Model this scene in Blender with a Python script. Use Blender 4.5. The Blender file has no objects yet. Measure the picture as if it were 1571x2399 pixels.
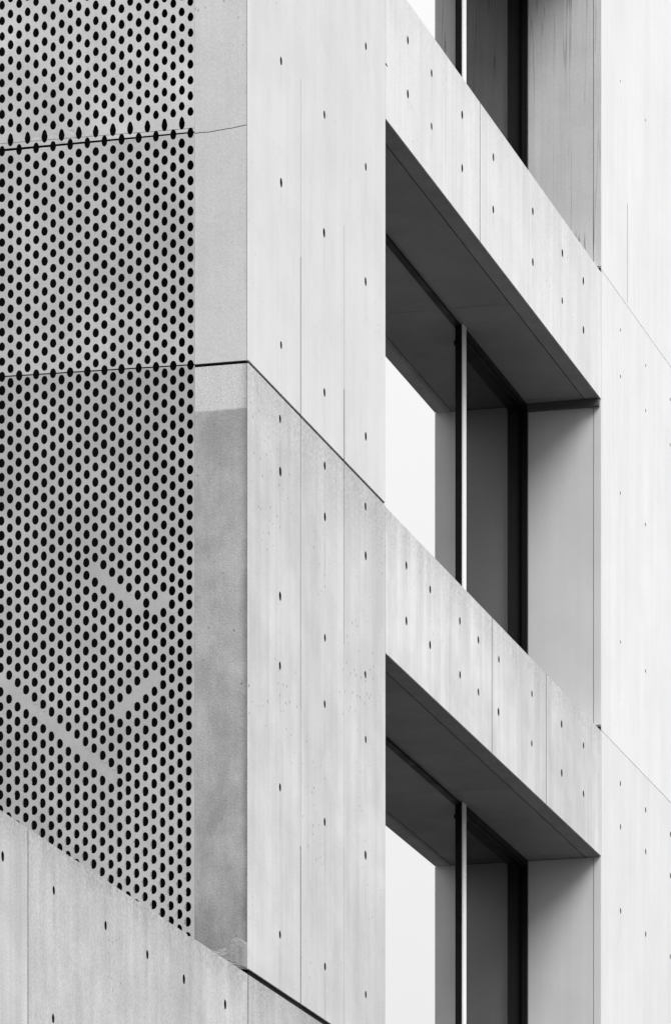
import bpy, bmesh, math, random
from mathutils import Vector, Matrix
random.seed(7)
scene = bpy.context.scene
COL = scene.collection

# ------------------------------------------------------------------ frame of the building
# u runs along the facade, v goes into the building, z is up (metres)
PHI = math.radians(90 - 15.189)
BASE = Vector((-0.5376, 34.8896, 0.0))

def to_world(u, v, z):
    return BASE + Matrix.Rotation(PHI, 3, 'Z') @ Vector((u, v, z))

# ------------------------------------------------------------------ object helpers
def thing(name, label, cat, at=(0, 0, 0), group=None):
    o = bpy.data.objects.new(name, None)
    o.empty_display_size = 0.3
    o.location = to_world(*at); o.rotation_euler = (0, 0, PHI)
    o['label'] = label; o['category'] = cat
    if group: o['group'] = group
    o['at'] = at
    COL.objects.link(o)
    return o

def put(name, bm, mats, parent=None, label=None):
    me = bpy.data.meshes.new(name)
    bmesh.ops.recalc_face_normals(bm, faces=bm.faces)
    bm.to_mesh(me); bm.free()
    for m in (mats if isinstance(mats, (list, tuple)) else [mats]):
        me.materials.append(m)
    o = bpy.data.objects.new(name, me)
    COL.objects.link(o)
    if parent:
        o.parent = parent
        if 'at' in parent.keys():
            a = parent['at']; o.location = (-a[0], -a[1], -a[2])
    if label: o['label'] = label
    return o

def box(bm, u0, u1, v0, v1, z0, z1, mi=0):
    vs = [bm.verts.new((u, v, z)) for z in (z0, z1) for v in (v0, v1) for u in (u0, u1)]
    for f in ((0, 2, 3, 1), (4, 5, 7, 6), (0, 1, 5, 4), (2, 6, 7, 3), (0, 4, 6, 2), (1, 3, 7, 5)):
        bm.faces.new([vs[i] for i in f]).material_index = mi
    return vs

def prism(bm, pts, z0, z1, mi=0):
    a = [bm.verts.new((p[0], p[1], z0)) for p in pts]
    b = [bm.verts.new((p[0], p[1], z1)) for p in pts]
    n = len(pts)
    bm.faces.new(a[::-1]); bm.faces.new(b)
    for i in range(n):
        j = (i + 1) % n
        bm.faces.new((a[i], a[j], b[j], b[i]))
    for f in bm.faces: f.material_index = mi

def tie_hole(bm, u, z, r=0.023, depth=0.05, mi=0, v=0.0):
    """a slightly tapering round pit bored into the facade (axis along v)"""
    n = 14
    r = r * random.uniform(.9, 1.12); u += random.uniform(-.006, .006); z += random.uniform(-.006, .006)
    a = [bm.verts.new((u + r * 1.05 * math.cos(t), v - .02, z + r * 1.25 * math.sin(t))) for t in [2 * math.pi * k / n for k in range(n)]]
    b = [bm.verts.new((u + r * .9 * math.cos(t), v + depth, z + r * 1.1 * math.sin(t))) for t in [2 * math.pi * k / n for k in range(n)]]
    bm.faces.new(a); bm.faces.new(b[::-1])
    for i in range(n):
        j = (i + 1) % n
        bm.faces.new((a[i], b[i], b[j], a[j]))

def chip(bm, u, v, z, r):
    """an irregular lump used to break pieces off an arris"""
    g = bmesh.ops.create_icosphere(bm, subdivisions=2, radius=r, matrix=Matrix.Translation((u, v, z)))
    c = Vector((u, v, z)); s = (random.uniform(1, 2.6), random.uniform(.5, .8), random.uniform(.5, .9))
    for w in g['verts']:
        d = (w.co - c) * random.uniform(.7, 1.2)
        w.co = c + Vector((d.x * s[0], d.y * s[1], d.z * s[2]))

def carve(o, cutter_bm, mat):
    """cut the pits and grooves out of one panel; their inner faces take the cutter's material"""
    bmesh.ops.recalc_face_normals(cutter_bm, faces=cutter_bm.faces)
    me = bpy.data.meshes.new('cut'); cutter_bm.to_mesh(me); cutter_bm.free()
    me.materials.append(mat)
    c = bpy.data.objects.new('cut', me); COL.objects.link(c)
    c.parent = o.parent; c.location = o.location
    bpy.context.view_layer.update()
    m = o.modifiers.new('b', 'BOOLEAN'); m.operation = 'DIFFERENCE'; m.object = c; m.solver = 'EXACT'
    m.material_mode = 'TRANSFER'
    m.use_self = True
    dg = bpy.context.evaluated_depsgraph_get()
    new = bpy.data.meshes.new_from_object(o.evaluated_get(dg))
    o.modifiers.clear()
    o.data = new
    bpy.data.objects.remove(c); bpy.data.meshes.remove(me)

# ------------------------------------------------------------------ materials (all neutral grey)
def new_mat(name):
    m = bpy.data.materials.new(name); m.use_nodes = True
    return m, m.node_tree.nodes, m.node_tree.links

class NT:
    """tiny node-graph helper"""
    def __init__(s, m):
        s.n = m.node_tree.nodes; s.l = m.node_tree.links
    def _set(s, sock, v):
        if hasattr(v, 'is_output'): s.l.new(v, sock)
        else: sock.default_value = v
    def math(s, op, a, b=None, c=None, clamp=False):
        n = s.n.new('ShaderNodeMath'); n.operation = op; n.use_clamp = clamp
        for i, v in enumerate((a, b, c)):
            if v is not None: s._set(n.inputs[i], v)
        return n.outputs[0]
    def vec(s, op, a, b=None):
        n = s.n.new('ShaderNodeVectorMath'); n.operation = op
        s._set(n.inputs[0], a)
        if b is not None: s._set(n.inputs[1], b)
        return n.outputs['Value'] if op in ('LENGTH', 'DOT_PRODUCT') else n.outputs[0]
    def noise(s, vec, scale, detail=3, rough=.55, dist=0.0):
        n = s.n.new('ShaderNodeTexNoise'); s._set(n.inputs['Vector'], vec)
        n.inputs['Scale'].default_value = scale; n.inputs['Detail'].default_value = detail
        n.inputs['Roughness'].default_value = rough; n.inputs['Distortion'].default_value = dist
        return n.outputs['Fac']
    def voronoi(s, vec, scale, out='Distance'):
        n = s.n.new('ShaderNodeTexVoronoi'); s._set(n.inputs['Vector'], vec); n.inputs['Scale'].default_value = scale
        return n.outputs[out]
    def map(s, x, a, b, c, d, smooth=True):
        n = s.n.new('ShaderNodeMapRange'); n.interpolation_type = 'SMOOTHSTEP' if smooth else 'LINEAR'
        s._set(n.inputs[0], x)
        for i, v in enumerate((a, b, c, d)): n.inputs[i + 1].default_value = v
        return n.outputs[0]
    def coord(s, seed):
        t = s.n.new('ShaderNodeTexCoord')
        return t.outputs['Object'], s.vec('ADD', t.outputs['Object'], (seed * 3.17, seed * 1.7, seed * 5.3))
    def sep(s, v):
        n = s.n.new('ShaderNodeSeparateXYZ'); s._set(n.inputs[0], v); return n.outputs

def concrete(name, base, seed, mott=.10, streak=.09, grain=.05, speck=.05, pores=.5, lines=0.0, bump=.25,
             stains=(), rough=.85, pour_line=None, edge_dirt=None, corner_dark=None, foot_shade=None, pore_scale=17):
    m, nodes, links = new_mat(name); g = NT(m)
    raw, P = g.coord(seed)
    val = g.map(g.noise(P, .9, 5, .6), .3, .7, 1 - mott, 1 + mott)
    val = g.math('MULTIPLY', val, g.map(g.noise(P, 3.4, 4, .6, .4), .3, .7, 1 - mott * .55, 1 + mott * .55))
    st = g.noise(g.vec('MULTIPLY', P, (5.5, 5.5, .28)), 1.0, 6, .62)
    val = g.math('MULTIPLY', val, g.map(st, .3, .7, 1 - streak, 1 + streak * .8))
    gr = g.noise(g.vec('MULTIPLY', P, (20, 20, .6)), 1.0, 6, .75)
    val = g.math('MULTIPLY', val, g.map(gr, .3, .7, 1 - grain, 1 + grain))
    sp = g.noise(P, 85, 3, .7)
    val = g.math('MULTIPLY', val, g.map(sp, .3, .7, 1 - speck, 1 + speck))
    if lines:      # wandering thin marks left by the grain of the form boards
        ln = g.noise(g.vec('MULTIPLY', P, (9, 9, .16)), 1.0, 2, .5, .35)
        ph = g.math('FRACT', g.math('MULTIPLY', ln, 9.0))
        d = g.math('ABSOLUTE', g.math('SUBTRACT', ph, .5))
        msk = g.math('MULTIPLY', g.map(d, .0, .07, 1, 0), g.map(g.noise(P, 1.3, 2), .4, .65, .25, 1))
        val = g.math('MULTIPLY', val, g.math('SUBTRACT', 1.0, g.math('MULTIPLY', msk, lines)))
    hgt = g.math('ADD', g.math('MULTIPLY', sp, .5), g.math('MULTIPLY', gr, .7))
    if pores:      # small air holes, in patches
        pv = g.vec('MULTIPLY', P, (1, 1, .7))
        dst = g.voronoi(pv, pore_scale)
        patch = g.map(g.noise(P, 1.1, 3), .42, .66, .015, .13)
        pm = g.math('MULTIPLY', g.math('LESS_THAN', dst, patch), pores)
        val = g.math('MULTIPLY', val, g.math('SUBTRACT', 1.0, pm))
    if stains:     # run marks below the tie holes
        acc = None
        for (u, z, L, k) in stains:
            q = g.vec('MULTIPLY', g.vec('SUBTRACT', raw, (u, 0, z - L * .42)), (1 / .026, 0, 1 / (L * .55)))
            a = g.map(g.vec('LENGTH', q), 0, 1, k, 0)
            acc = a if acc is None else g.math('MAXIMUM', acc, a)
        wob = g.math('MULTIPLY', acc, g.map(gr, .3, .65, .35, 1.1))
        val = g.math('MULTIPLY', val, g.math('SUBTRACT', 1.0, wob))
    if pour_line:  # darker concrete of an earlier pour below a level
        z0, k = pour_line
        zz = g.math('ADD', g.sep(raw)[2], g.math('MULTIPLY', g.math('SUBTRACT', g.noise(P, 14, 3), .5), .03))
        below = g.map(zz, z0 - .012, z0 + .006, 1, 0)
        blot = g.map(g.noise(g.vec('MULTIPLY', P, (1, 1, .6)), 4.2, 6, .66, .15), .32, .68, k * .7, k * 1.35)
        val = g.math('MULTIPLY', val, g.math('SUBTRACT', 1.0, g.math('MULTIPLY', below, blot)))
    if edge_dirt:  # grime band along the underside of an arris line
        z0, L, k = edge_dirt
        zz = g.sep(raw)[2]
        dd = g.map(g.math('ADD', zz, g.math('MULTIPLY', g.noise(g.vec('MULTIPLY', P, (3, 3, .8)), 1.0, 5), .3)), z0 - L, z0 + .3, 0, k)
        dd = g.math('MULTIPLY', dd, g.map(g.noise(P, 42, 4, .7), .35, .62, 1.3, .2))
        val = g.math('MULTIPLY', val, g.math('SUBTRACT', 1.0, dd))
    if foot_shade:          # occlusion shade painted into the colour, climbing from a ledge with a stain-like outline
        zz = g.math('ADD', g.sep(raw)[2], g.math('MULTIPLY', g.math('SUBTRACT', g.noise(g.vec('MULTIPLY', P, (4, 4, 1.5)), 1.0, 5, .65), .5), foot_shade[1] * 1.6))
        val = g.math('MULTIPLY', val, g.math('SUBTRACT', 1.0, g.map(zz, foot_shade[0], foot_shade[0] + foot_shade[1], foot_shade[2], 0)))
    if corner_dark:  # darker along the upright arris
        vv = g.math('ADD', g.sep(raw)[1], g.math('MULTIPLY', g.math('SUBTRACT', g.noise(P, 6, 5, .7), .5), .05))
        val = g.math('MULTIPLY', val, g.math('SUBTRACT', 1.0, g.map(vv, -.01, corner_dark[0], corner_dark[1], 0)))
    val = g.math('MULTIPLY', val, base)
    comb = nodes.new('ShaderNodeCombineColor')
    for i in range(3): links.new(val, comb.inputs[i])
    b = nodes['Principled BSDF']
    links.new(comb.outputs[0], b.inputs['Base Color'])
    b.inputs['Roughness'].default_value = rough
    b.inputs['Specular IOR Level'].default_value = .25
    bp = nodes.new('ShaderNodeBump'); bp.inputs['Strength'].default_value = bump; bp.inputs['Distance'].default_value = .006
    links.new(hgt, bp.inputs['Height']); links.new(bp.outputs[0], b.inputs['Normal'])
    return m

def plain(name, base, rough=.5, spec=.4, var=.06, seed=0, metallic=0.0, streak=.03):
    m, nodes, links = new_mat(name); g = NT(m)
    raw, P = g.coord(seed)
    val = g.map(g.noise(P, 1.6, 4, .6), .3, .7, base * (1 - var), base * (1 + var))
    val = g.math('MULTIPLY', val, g.map(g.noise(g.vec('MULTIPLY', P, (14, 14, .5)), 1.0, 4), .3, .7, 1 - streak, 1 + streak))
    val = g.math('MULTIPLY', val, g.map(g.noise(P, 120, 2), .3, .7, 1 - var * .5, 1 + var * .5))
    comb = nodes.new('ShaderNodeCombineColor')
    for i in range(3): links.new(val, comb.inputs[i])
    b = nodes['Principled BSDF']
    links.new(comb.outputs[0], b.inputs['Base Color'])
    links.new(g.map(g.noise(P, 3, 3), .3, .7, rough * .85, min(1, rough * 1.15)), b.inputs['Roughness'])
    b.inputs['Specular IOR Level'].default_value = spec; b.inputs['Metallic'].default_value = metallic
    return m

def glass_mat(name, tint):
    m, nodes, links = new_mat(name)
    out = nodes['Material Output']; nodes.remove(nodes['Principled BSDF'])
    t = nodes.new('ShaderNodeBsdfTransparent'); t.inputs[0].default_value = (tint, tint, tint, 1)
    s = nodes.new('ShaderNodeBsdfGlossy'); s.inputs['Roughness'].default_value = .02; s.inputs[0].default_value = (1, 1, 1, 1)
    g = NT(m)
    f = nodes.new('ShaderNodeLayerWeight')       # reflection grows towards grazing, alike on both faces
    fac = g.math('MULTIPLY_ADD', g.math('POWER', f.outputs['Facing'], 5.0), .028, .003)
    mx = nodes.new('ShaderNodeMixShader')
    links.new(fac, mx.inputs[0]); links.new(t.outputs[0], mx.inputs[1]); links.new(s.outputs[0], mx.inputs[2])
    links.new(mx.outputs[0], out.inputs[0])
    return m

M_PLUG = plain('tie_hole_plug', .02, .95, .1)
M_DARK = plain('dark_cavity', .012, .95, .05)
M_CORE = concrete('core_concrete', .16, 41, pores=0)
M_FRAME = plain('black_aluminium', .007, .5, .2, seed=3)
M_STILE = plain('charcoal_aluminium', .05, .5, .2, seed=4)
M_CAP = plain('white_mullion_paint', .93, .3, .5, .01, seed=5)
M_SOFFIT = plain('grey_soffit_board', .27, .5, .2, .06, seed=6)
M_DRIP = concrete('drip_strip_render', .36, 44, mott=.08, speck=.2, pores=0, bump=.6, rough=.95)
M_GLASS = glass_mat('clear_glass', .992)
M_TINT = glass_mat('tinted_glass', .62)
M_TRIM = plain('grey_end_trim', .11, .6, .2)
M_SEAL = plain('black_joint_sealant', .006, .8, .15)
M_GROUND = plain('asphalt', .055, .9, .2, .2, seed=9)

# ------------------------------------------------------------------ levels
J2 = 12.045           # joint level shared by pier, screens and side pier
LEDGE = 8.255         # top of the podium wall
TOPZ = 19.3
BEAMS = [(18.25, 19.27), (14.65, 15.65), (11.042, 12.028)]
U_OPEN = 3.335; U_END = 10.05
WALL_T = 1.35

# ================================================================== the building
bld = thing('concrete_building',
            'tall board marked pale concrete building with deep glazed window openings rising behind the parapet', 'building')

# corner pier: two panels with the joint between them
def pier_section(): return [(0.006, 0), (U_OPEN, 0), (U_OPEN, .15), (.15, .15), (0, .006)]
hi = [(u, z) for z in (15.76, 14.96, 14.155, 13.39, 12.36) for u in (.745, 1.775, 2.82)]
hi = [h for h in hi if not (abs(h[1] - 14.96) < .01 and h[0] < 2.5)]
lo = [(u, z) for z in (11.89, 11.56, 10.775, 10.34, 9.57, 8.642) for u in (.725, 1.79, 2.815)]
def run_marks(hs, L0, k0):
    return [(u, z, random.uniform(.6, 1.3) * L0, random.uniform(.4, 1.1) * k0) for u, z in hs]
m = concrete('pier_concrete_pale', .655, 1, mott=.035, streak=.03, grain=.018, speck=.025, pores=.25, stains=run_marks(hi, .34, .16), bump=.12)
bm = bmesh.new(); prism(bm, pier_section(), J2 + .010, TOPZ)
o = put('pier_panel', bm, m, bld, 'smooth pale upper pier panel')
cb = bmesh.new()
for u, z in hi: tie_hole(cb, u, z)
box(cb, 1.203, 1.207, -.02, .006, 13.0, 14.2); box(cb, 2.269, 2.273, -.02, .006, 12.4, 13.6); box(cb, 1.199, 1.211, -.02, .012, 10, 13.06); box(cb, 2.264, 2.278, -.02, .012, 10, 12.52)
carve(o, cb, M_PLUG)

m = concrete('pier_concrete_stained', .575, 2, mott=.08, streak=.065, grain=.045, speck=.08, pores=.6, stains=run_marks(lo, .5, .24),
             edge_dirt=(J2, .55, .28))
bm = bmesh.new(); prism(bm, pier_section(), 8.293, J2 - .010)
o = put('pier_panel', bm, m, bld, 'stained speckled lower pier panel')
cb = bmesh.new()
for u, z in lo: tie_hole(cb, u, z)
box(cb, 1.2025, 1.2065, -.02, .006, 9.2, 10.3); box(cb, 2.269, 2.272, -.02, .006, 8, 10.9); box(cb, 1.2, 1.209, -.02, .008, 10.18, 12.5); box(cb, 1.198, 1.212, -.02, .014, 8, 9.3); box(cb, 2.266, 2.275, -.02, .008, 10.84, 12.5)
carve(o, cb, M_PLUG)

# narrow bare strip of the end wall beside the pier, mitred into the corner
def strip_section(): return [(.002, .010), (.15, .154), (.15, .345), (.002, .345)]
m = concrete('end_wall_concrete', .60, 5, mott=.04, streak=.03, grain=.02, speck=.07, pores=.35, bump=.4, corner_dark=(.025, .25))
bm = bmesh.new(); prism(bm, strip_section(), J2 + .010, TOPZ)
o = put('end_wall_strip', bm, m, bld, 'cracked pale upper end wall strip')
cb = bmesh.new()
ck = [(.36, 13.484), (.30, 13.487), (.25, 13.485), (.21, 13.489), (.175, 13.492), (.141, 13.495), (.11, 13.496), (.073, 13.5), (.04, 13.505), (-.02, 13.511)]
for (a, b) in zip(ck, ck[1:]):        # thin wandering crack
    h = .0022
    vs = [cb.verts.new(p) for p in ((-.02, a[0], a[1] - h), (-.02, b[0], b[1] - h), (-.02, b[0], b[1] + h), (-.02, a[0], a[1] + h),
                                    (.05, a[0], a[1] - h), (.05, b[0], b[1] - h), (.05, b[0], b[1] + h), (.05, a[0], a[1] + h))]
    for f in ((0, 1, 2, 3), (7, 6, 5, 4), (0, 4, 5, 1), (1, 5, 6, 2), (2, 6, 7, 3), (3, 7, 4, 0)):
        cb.faces.new([vs[i] for i in f])
carve(o, cb, M_PLUG)
m = concrete('end_wall_concrete_dark', .585, 6, mott=.05, streak=.05, grain=.03, speck=.12, pores=.4, bump=.7, pour_line=(11.762, .34), corner_dark=(.06, .5), foot_shade=(8.3, .9, .34))
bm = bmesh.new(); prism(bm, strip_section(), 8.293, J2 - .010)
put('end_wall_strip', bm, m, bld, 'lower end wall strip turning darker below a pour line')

# structure behind the panels and the rest of the end wall
bm = bmesh.new()
box(bm, .31, U_OPEN - .004, .152, 4.0, 7.9, TOPZ - .05)
put('wall_core', bm, M_CORE, bld)
bm = bmesh.new()
box(bm, U_END + .02, 20, .122, WALL_T - .004, 7.9, TOPZ - .05)
put('wall_core', bm, M_CORE, bld)
bm = bmesh.new()
box(bm, .004, .309, 2.05, 4.0, 8.0, TOPZ); box(bm, .004, .309, .349, 2.046, 16.2, TOPZ)
put('end_wall', bm, concrete('end_wall_infill', .6, 7), bld)
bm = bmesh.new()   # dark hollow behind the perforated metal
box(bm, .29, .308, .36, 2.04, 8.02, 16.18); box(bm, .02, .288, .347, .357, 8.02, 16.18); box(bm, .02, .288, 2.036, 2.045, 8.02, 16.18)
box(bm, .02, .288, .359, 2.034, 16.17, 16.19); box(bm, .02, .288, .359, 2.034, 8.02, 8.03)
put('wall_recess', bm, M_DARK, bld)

bm = bmesh.new()   # black sealant set back a little in the open joints
box(bm, .03, U_OPEN - .002, .011, .12, J2 - .014, J2 + .014)
box(bm, .012, .029, .02, .344, J2 - .014, J2 + .014)
box(bm, .03, U_OPEN - .002, .012, .12, LEDGE - .03, 8.303)
box(bm, .012, .029, .03, .344, LEDGE - .03, 8.303)
box(bm, U_OPEN + .001, U_OPEN + .0085, .012, .12, LEDGE + .01, TOPZ - .2)
put('joint_sealant', bm, M_SEAL, bld)

# spandrel beams
beam_holes = {
    0: [],
    1: [(u, z) for u in (3.935, 4.606, 5.484, 6.427, 7.687, 8.675, 9.41) for z in (15.385, 15.01)],
    2: [(u, z) for u in (3.905, 4.563, 5.42, 5.973, 6.594, 7.652, 8.652, 9.417) for z in (11.77, 11.39)],
}
beam_lines = {0: [], 1: [6.024], 2: [6.389, 8.132]}
beam_lab = ['topmost spandrel beam', 'pale spandrel beam under the upper window', 'streaked spandrel beam under the middle window']
for k, (z0, z1) in enumerate(BEAMS):
    hs = beam_holes[k]
    m = concrete('spandrel_concrete', (.7, .7, .615)[k], 10 + k, mott=(.04, .04, .09)[k], streak=(.05, .05, .09)[k], grain=(.065, .065, .07)[k], speck=.05,
                 pores=.3, stains=run_marks(hs, .22, .16), edge_dirt=(z1, .3, (.1, .1, .25)[k]))
    bm = bmesh.new(); box(bm, U_OPEN + .009, U_END - .002, 0, .125, z0, z1)
    o = put('spandrel_beam', bm, m, bld, beam_lab[k])
    cb = bmesh.new()
    for u, z in hs: tie_hole(cb, u, z)
    for u in beam_lines[k]: box(cb, u - .006, u + .006, -.02, .01, z0 - .1, z1 + .1)
    if k == 1: chip(cb, 3.362, 0, 15.02, .016)
    box(cb, 3, 3.01, -.05, -.04, z0, z0 + .1)
    carve(o, cb, M_PLUG)
    bm = bmesh.new(); box(bm, U_OPEN + .009, U_END - .002, .128, WALL_T, z0 + .012, z1 - .004)
    put('beam_core', bm, M_CORE, bld)

# side pier at the far end of the openings
sp_levels = [(15.677, TOPZ), (12.039, 15.671), (8.293, 12.033)]
sp_holes = [[(10.75, 17.4), (11.72, 17.4)],
            [(10.76, 15.4), (11.722, 15.4), (12.7, 15.4), (10.76, 15.027), (11.722, 15.027), (12.7, 15.02), (10.76, 14.1), (11.722, 14.1), (10.76, 12.9), (11.722, 12.9)],
            [(u, z) for u in (10.76, 11.722, 12.71) for z in (11.767, 11.42, 10.75, 9.6)]]
for k, (z0, z1) in enumerate(sp_levels):
    m = concrete('side_pier_concrete', (.77, .76, .72)[k], 20 + k, mott=.025, streak=.03, grain=.03, speck=.03, pores=.15, stains=run_marks(sp_holes[k], .4, .12), bump=.12)
    bm = bmesh.new(); box(bm, U_END + .008, 20, 0, .12, z0, z1)
    o = put('side_pier_panel', bm, m, bld)
    cb = bmesh.new()
    for u, z in sp_holes[k]: tie_hole(cb, u, z, (.01, .013, .019)[k])
    if k == 0: box(cb, 11.016, 11.026, -.02, .012, 15.7, 16.5)
    carve(o, cb, M_PLUG)

# windows: frame (the part itself) with mullion, panes, soffit and jamb linings as sub-parts
GV = .60      # depth of the glazing line
for k, (zb, zt) in enumerate([(15.65, 18.25), (12.028, 14.65), (8.262, 11.042)]):
    zb += .006
    bm = bmesh.new()
    um0 = 7.90; zs = zt - .008; ul = U_OPEN + .012; ur = U_END - .012
    # outer black profile
    box(bm, ul, um0, GV + .0, GV + .048, zs - .02, zs); box(bm, um0 + .0005, ur, GV - .012, GV + .048, zs - .045, zs)
    box(bm, ul, ur, GV - .012, GV + .048, zb, zb + .045)
    box(bm, ul, ul + .045, GV - .0115, GV + .0475, zb + .046, zs - .021)
    box(bm, ur - .045, ur, GV - .0115, GV + .0475, zb + .046, zs - .046)
    # stepped bead
    box(bm, um0 + .03, ur - .046, GV + .004, GV + .03, zs - .062, zs - .0455)
    box(bm, ur - .058, ur - .0455, GV + .004, GV + .03, zb + .046, zs - .063)
    # inner charcoal profile
    box(bm, um0 + .35, ur, GV + .050, GV + .15, zs - .03, zs, 1)
    box(bm, ul, ur, GV + .050, GV + .15, zb, zb + .03, 1)
    box(bm, ul, ul + .03, GV + .0505, GV + .1495, zb + .031, zs - .031, 1)
    box(bm, ur - .03, ur, GV + .0505, GV + .1495, zb + .031, zs - .031, 1)
    # black part of the mullion
    um = 7.90
    box(bm, um - .045, um - .005, GV - .012, GV + .040, zb + .046, zs - .021)
    w = put('window', bm, [M_FRAME, M_STILE], bld,
            ('window above the upper beam, seen only at its lower end', 'whole window between the two beams', 'window under the lower beam')[k])
    w_m = bmesh.new(); box(w_m, um - .055, um + .045, GV - .024, GV - .014, zb + .002, zs - .002)
    put('mullion', w_m, M_CAP, w)
    for (a, b, gm, gl) in ((ul + .03, um - .01, M_GLASS, 'clear pane'), (um + .01, ur - .03, M_TINT, 'dark tinted pane')):
        p = bmesh.new(); box(p, a, b, GV + .026, GV + .034, zb + .03, zs - .03)
        put('pane', p, gm, w, gl)
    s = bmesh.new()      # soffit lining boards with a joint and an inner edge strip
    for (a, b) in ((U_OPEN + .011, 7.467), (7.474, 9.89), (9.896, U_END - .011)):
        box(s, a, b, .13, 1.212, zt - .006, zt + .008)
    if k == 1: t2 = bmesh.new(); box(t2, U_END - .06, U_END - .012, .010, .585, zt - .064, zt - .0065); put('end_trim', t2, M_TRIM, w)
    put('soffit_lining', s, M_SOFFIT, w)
    s = bmesh.new()      # rough drip strips along the outer and inner arrises
    box(s, U_OPEN + .011, U_END - .004, .004, .122, zt - .004, zt - .0002)
    box(s, U_OPEN + .011, U_END - .011, 1.218, WALL_T, zt - .008, zt + .008)
    put('drip_strip', s, M_DRIP, w)
    jm = (concrete('jamb_board_marked', .68, 31, mott=.05, streak=.05, grain=.04, pores=0, lines=.6, rough=.7), None, None)[k] or \
        plain('jamb_lining_paint', .74, .5, .3, .035, seed=31 + k, streak=.02)
    j = bmesh.new(); box(j, U_END - .010, U_END + .004, .063, WALL_T, zb, zt - .010)
    put('jamb_lining', j, jm, w)
    j = bmesh.new(); box(j, U_END - .010, U_END + .006, .001, .058, zb + .045, zt - .004)
    put('jamb_trim', j, jm, w)
    j = bmesh.new(); box(j, U_END - .004, U_END + .004, .0585, .0625, zb, zt - .01)
    box(j, U_END - .004, U_END + .004, .004, .058, zb, zb + .03)
    put('trim_joint', j, M_DARK, w)

# ================================================================== podium in front
pod = thing('concrete_podium', 'weathered pale concrete parapet wall crossing the bottom left corner, in front of the perforated screens', 'parapet', (-2.5, 0, 0))
ph = [(-4.756, 8.015), (-3.871, 8.008), (-2.919, 7.998), (-2.122, 7.988), (-1.384, 7.979), (-.511, 7.975)]
pl = [(u - .01, 7.3) for u in (-3.871, -2.919, -2.122, -1.384, -.511)]
def parapet_panel(u0, u1, hs, seed, chips):
    m = concrete('podium_concrete', .51, seed, mott=.09, streak=.10, grain=.04, speck=.14, pores=.75, stains=run_marks(hs, .25, .12) if hs else (),
                 edge_dirt=(LEDGE, .12, .35), bump=.4, pore_scale=30)
    bm = bmesh.new(); box(bm, u0, u1, 0, .18, 2.0, LEDGE)
    o = put('wall_panel', bm, m, pod)
    cb = bmesh.new()
    for u, z in hs: tie_hole(cb, u, z)
    box(cb, u0 - 1, u0 - .9, -.3, -.2, 3, 3.1)
    carve(o, cb, M_PLUG)
    cb = bmesh.new()
    for u, r in chips: chip(cb, u, -.004, LEDGE + .004, r)
    if chips: carve(o, cb, m)
    return o
parapet_panel(-12, -4.333, ph[:1], 50, [(-4.6, .014)])
parapet_panel(-4.314, -.0165, ph[1:] + pl, 51,
              [(-3.6, .012), (-3.05, .018), (-2.6, .014), (-2.15, .02), (-1.95, .013), (-1.62, .016), (-1.28, .03), (-1.14, .02), (-.75, .024), (-.62, .03), (-.45, .018), (-.3, .022), (-.1, .014), (-3.3, .01), (-.9, .014)])
parapet_panel(.0075, 20, [], 52, [])
bm = bmesh.new(); box(bm, -12, -.012, .182, 6, 7.5, 8.0); box(bm, -11.9, 19.9, .182, 1.2, 2.0, 7.49)
put('terrace_slab', bm, M_CORE, pod)
for a, b in ((-4.3325, -4.3145), (-.0158, .0068)):
    bm = bmesh.new(); box(bm, a, b, .006, .15, 2.1, LEDGE - .012)
    put('joint_sealant', bm, M_SEAL, pod)

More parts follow.
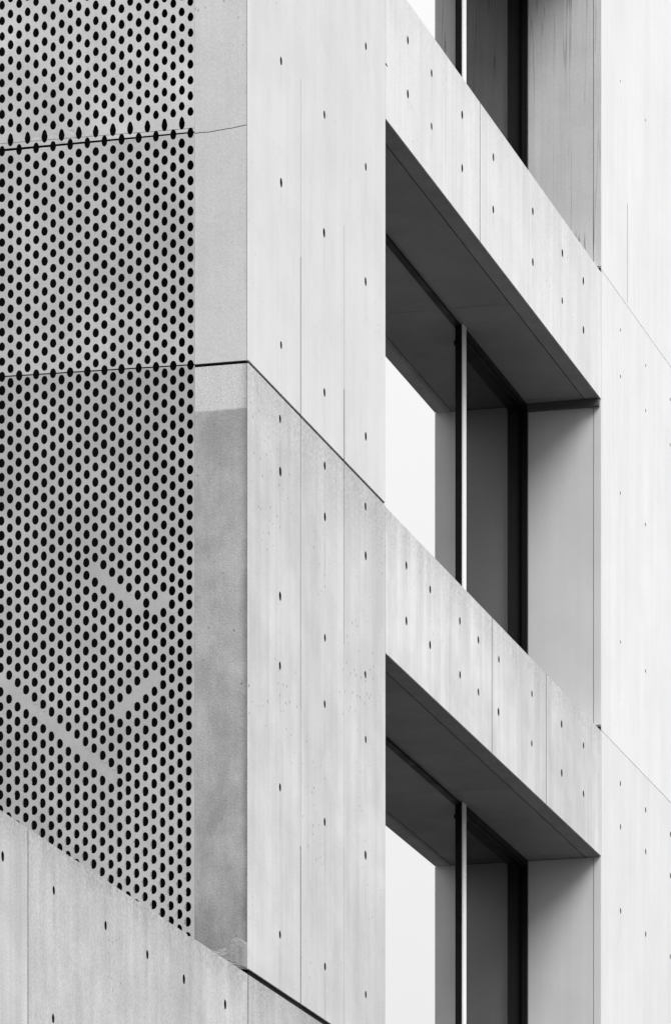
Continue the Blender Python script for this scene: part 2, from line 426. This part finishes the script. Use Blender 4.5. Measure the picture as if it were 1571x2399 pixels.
# ================================================================== perforated screens
J1 = lambda v: 13.492 + (v - .3) * -.004
J1U = lambda v: 13.518 + (v - .3) * .012
J2L = lambda v: 12.047 + (v - .0) * .018
NV = 20
def cells(bm):
    """one upright strip of rectangles per hole column; each rectangle carries one oval hole"""
    def cell(v0, v1, za, zb, hole):
        if hole is None:
            bm.faces.new([bm.verts.new((0, a, b)) for a, b in ((v0, za), (v1, za), (v1, zb), (v0, zb))]); return
        cv, cz, rv, rz, k = hole
        inn, out = [], []
        corners = [math.atan2(b - cz, a - cv) for a, b in ((v1, zb), (v0, zb), (v0, za), (v1, za))]
        angs = sorted([(2 * math.pi * i / NV) for i in range(NV)] + [c % (2 * math.pi) for c in corners])
        for t in angs:
            c, s = math.cos(t), math.sin(t)
            e = 1.0 - k * max(0, s) * .25 * abs(c)                 # slightly pointed top
            rr = 1 / math.sqrt((c / rv) ** 2 + (s / rz) ** 2) * e
            inn.append(bm.verts.new((0, cv + rr * c, cz + rr * s)))
            f = min(((v1 - cv) / c if c > 1e-9 else (v0 - cv) / c if c < -1e-9 else 1e9),
                    ((zb - cz) / s if s > 1e-9 else (za - cz) / s if s < -1e-9 else 1e9))
            out.append(bm.verts.new((0, cv + f * c, cz + f * s)))
        n = len(angs)
        for i in range(n):
            j = (i + 1) % n
            bm.faces.new((inn[i], inn[j], out[j], out[i]))
    def near(p, a, b, w):
        ax, ay = a; bx, by = b; dx, dy = bx - ax, by - ay
        t = ((p[0] - ax) * dx + (p[1] - ay) * dy) / (dx * dx + dy * dy)
        if t < -.02 or t > 1.02: return False
        return math.hypot(p[0] - ax - t * dx, p[1] - ay - t * dy) < w
    W = .0558; c0 = .3735
    for i in range(29):
        v = c0 + W * i; odd = i % 2
        hs = []
        j1, j2 = J1(v), J2L(v)
        # upper screen
        if odd:
            hs.append((v, j1 + .066, .0196, .041, 1.0))
            hs += [(v, j1 + .066 + .105 + .0975 * k, .0196, .0290, .6) for k in range(24)]
        else:
            hs.append((v, j1, .0200, .035, .4))
            hs += [(v, j1 + .132 + .0975 * k, .0196, .0290, .6) for k in range(25)]
        # middle screen
        p = (j1 - .1065 - j2) / 14.0
        wide = 1.0 + .08 * max(0, 1 - i / 9)
        for k in range(15 if odd else 14):
            hs.append((v, j1 - .1065 - p * k + (p / 2 if odd else 0), .0208, .0282 * wide, .3))
        if not odd: hs.append((v, j2, .0215, .0325, .2))
        else: hs.append((v, j2 + .052, .0202, .0278, .3)); hs[-1] = None
        # lower screen
        p3 = .0905 + .003 * (1 - i / 22)
        for k in range(42):
            z = j2 - .086 - p3 * k + (.0455 if odd else 0)
            if z < 8.06: continue
            m = 2 * k - odd
            skip = False
            for (d, sg, i0, i1) in ((36, 1, 6, 11), (62, 1, 9, 22), (26, -1, 3, 4), (36, -1, 4, 8)):
                q = m + sg * i - d
                if i0 <= i <= i1 and q == 0: skip = True
                fall = max(0, 1 - max(i0 - i, i - i1, 0) / 4)
                if q: z += math.copysign(.015, q) * math.exp(-(abs(q) - 2) / 12) * fall      # the rows close up towards the blank band
            if skip: continue
            hs.append((v + .005 * (j2 - z), z, .0212, .0305, .25))
        hs = [h for h in hs if h]
        hs = [(a + random.uniform(-.0008, .0008), b + random.uniform(-.0014, .0014), c * random.uniform(.95, 1.05), d * random.uniform(.95, 1.05), k) for a, b, c, d, k in hs]
        hs.sort(key=lambda h: h[1])
        v0, v1 = v - W / 2, v + W / 2
        if i == 0: v0 = .346
        z = 8.03
        for n, h in enumerate(hs):
            zn = (h[1] + hs[n + 1][1]) / 2 if n + 1 < len(hs) else 15.9
            if zn - h[1] > .062 and n + 1 < len(hs):    # plain band above
                cell(v0, v1, z, h[1] + .046, h); cell(v0, v1, h[1] + .046, hs[n + 1][1] - .046, None); z = hs[n + 1][1] - .046
            else:
                if h[1] - z > .1: cell(v0, v1, z, h[1] - .046, None); z = h[1] - .046
                if zn - h[1] > .1: cell(v0, v1, z, h[1] + .046, h); cell(v0, v1, h[1] + .046, zn, None)
                else: cell(v0, v1, z, zn, h)
                z = zn

def cut_line(bm, line, keep_above, off):
    p = Vector((0, 0, line(0) + off)); t = Vector((0, 1, line(1) - line(0))).normalized()
    nrm = Vector((0, -t.z, t.y))
    bmesh.ops.bisect_plane(bm, geom=bm.verts[:] + bm.edges[:] + bm.faces[:], plane_co=p, plane_no=nrm,
                           clear_inner=keep_above, clear_outer=not keep_above)

grid = bmesh.new(); cells(grid)
scr = [
    ('perforated metal screen at the top left, above the ragged dark crooked joint', .56, 60),
    ('perforated metal screen between the ragged crooked joint and the thin straight joint', .48, 61),
    ('tall perforated metal screen with blank diagonal bands, rising behind the parapet', .43, 62),
]
for k, (lab, base, seed) in enumerate(scr):
    t = thing('perforated_screen', lab, 'metal screen', (0, 1.2, (13.5, 12.06, 8.03)[k]), 'perforated metal screens covering the end wall')
    bm = grid.copy()
    if k == 0:
        flap = grid.copy()
        cut_line(bm, J1U, True, 0.0014)
        cut_line(flap, J1U, False, -.0014); cut_line(flap, lambda v: J1(v) + max(0, v - .3) * .008, True, .0036)
        me = bpy.data.meshes.new('x'); flap.to_mesh(me); flap.free(); bm.from_mesh(me); bpy.data.meshes.remove(me)
    elif k == 1:
        cut_line(bm, J1, False, -.0036); cut_line(bm, J2L, True, .004)
    else:
        cut_line(bm, J2L, False, -.004)
    bmesh.ops.remove_doubles(bm, verts=bm.verts, dist=.0002)
    for w in bm.verts: w.co.x = .0036
    m = concrete('screen_metal', base, seed, mott=.11, streak=.03, grain=.015, speck=.07, pores=0, bump=.15, rough=.65)
    o = put('sheet', bm, m, t)
    sm = o.modifiers.new('thickness', 'SOLIDIFY'); sm.thickness = .0025; sm.offset = 0
grid.free()

# ================================================================== mortar lump at the foot of the end wall
t = thing('mortar_lump', 'rough grey mortar lump in the corner where the end wall meets the parapet', 'mortar', (0, .1, 8.255))
bm = bmesh.new()
prof = [(.006, 8.297), (.06, 8.296), (.12, 8.296), (.19, 8.297), (.25, 8.33), (.24, 8.39), (.232, 8.413), (.20, 8.415), (.17, 8.424), (.141, 8.428), (.128, 8.452), (.106, 8.483), (.083, 8.49), (.059, 8.482), (.03, 8.466), (.006, 8.452)]
nr = 7
cen = Vector((.125, 8.36))
rings = []
for r in range(nr):
    f = r / (nr - 1); s = 1 - .8 * f ** 1.5
    rings.append([bm.verts.new((.001 - .012 * math.sin(f * math.pi / 2) + random.uniform(-.002, .002), cen.x + (a - cen.x) * s, cen.y + (b - cen.y) * s)) for a, b in prof])
for r in range(nr - 1):
    for i in range(len(prof)):
        j = (i + 1) % len(prof)
        bm.faces.new((rings[r][i], rings[r][j], rings[r + 1][j], rings[r + 1][i]))
bm.faces.new(rings[-1]); bm.faces.new(rings[0][::-1])
for w in bm.verts: w.co.y = max(w.co.y, .004)
o = put('lump', bm, concrete('mortar', .27, 70, mott=.06, speck=.14, pores=.3, bump=.8), t)

# ================================================================== ground
bm = bmesh.new()
bm.faces.new([bm.verts.new((x, y, 0)) for x, y in ((-3000, -3000), (3000, -3000), (3000, 3000), (-3000, 3000))])
g = put('ground', bm, M_GROUND); g['kind'] = 'structure'

# ================================================================== light: pale overcast sky with a veiled sun
SUN_LOCAL = Vector((-.62, -1.0, 1.4)).normalized()
SUN = Matrix.Rotation(PHI, 3, 'Z') @ SUN_LOCAL
elev = math.asin(SUN.z); azim = math.atan2(SUN.x, SUN.y)
w = bpy.data.worlds.new('World'); scene.world = w; w.use_nodes = True
n = w.node_tree.nodes; l = w.node_tree.links
bg = n['Background']
sky = n.new('ShaderNodeTexSky'); sky.sky_type = 'NISHITA'; sky.sun_disc = False
sky.sun_elevation = elev; sky.sun_rotation = azim; sky.air_density = 1.5; sky.dust_density = 4
bw = n.new('ShaderNodeRGBToBW'); l.new(sky.outputs[0], bw.inputs[0])
mx = n.new('ShaderNodeMix'); mx.data_type = 'RGBA'; mx.inputs[0].default_value = .9
l.new(bw.outputs[0], mx.inputs[6]); tc = n.new('ShaderNodeTexCoord'); sx = n.new('ShaderNodeSeparateXYZ'); l.new(tc.outputs['Generated'], sx.inputs[0])
gw = NT(w)     # overcast: brightest overhead; unseen low band darkened further to keep jamb tops dark
lo_ = gw.math('MULTIPLY_ADD', sx.outputs[2], 45.0, 1.4); up_ = gw.math('MULTIPLY_ADD', sx.outputs[2], 9.0, 7.6)
l.new(gw.math('MAXIMUM', gw.math('MINIMUM', lo_, up_), 1.0), mx.inputs[7])
l.new(mx.outputs[2], bg.inputs['Color']); bg.inputs['Strength'].default_value = .1

sl = bpy.data.lights.new('sun', 'SUN'); sl.energy = 3.25; sl.angle = math.radians(32); sl.color = (1, 1, 1)
so = bpy.data.objects.new('sun', sl); COL.objects.link(so)
so.rotation_euler = SUN.to_track_quat('Z', 'Y').to_euler(); so.location = (20, -20, 40)

# ================================================================== camera
cd = bpy.data.cameras.new('camera'); cam = bpy.data.objects.new('camera', cd); COL.objects.link(cam)
cam.location = (0, 0, 1.6); cam.rotation_euler = (math.radians(90), 0, 0)
cd.sensor_fit = 'HORIZONTAL'; cd.sensor_width = 36; cd.lens = 303.4; cd.shift_y = 2.2982
cd.clip_start = .1; cd.clip_end = 8000
scene.camera = cam

vs = scene.view_settings
vs.view_transform = 'Standard'; vs.look = 'None'; vs.exposure = 0; vs.gamma = 1; vs.use_curve_mapping = False
scene.cycles.transparent_max_bounces = 16
scene.cycles.max_bounces = 8
for ob in bpy.data.objects:
    if 'at' in ob.keys(): del ob['at']
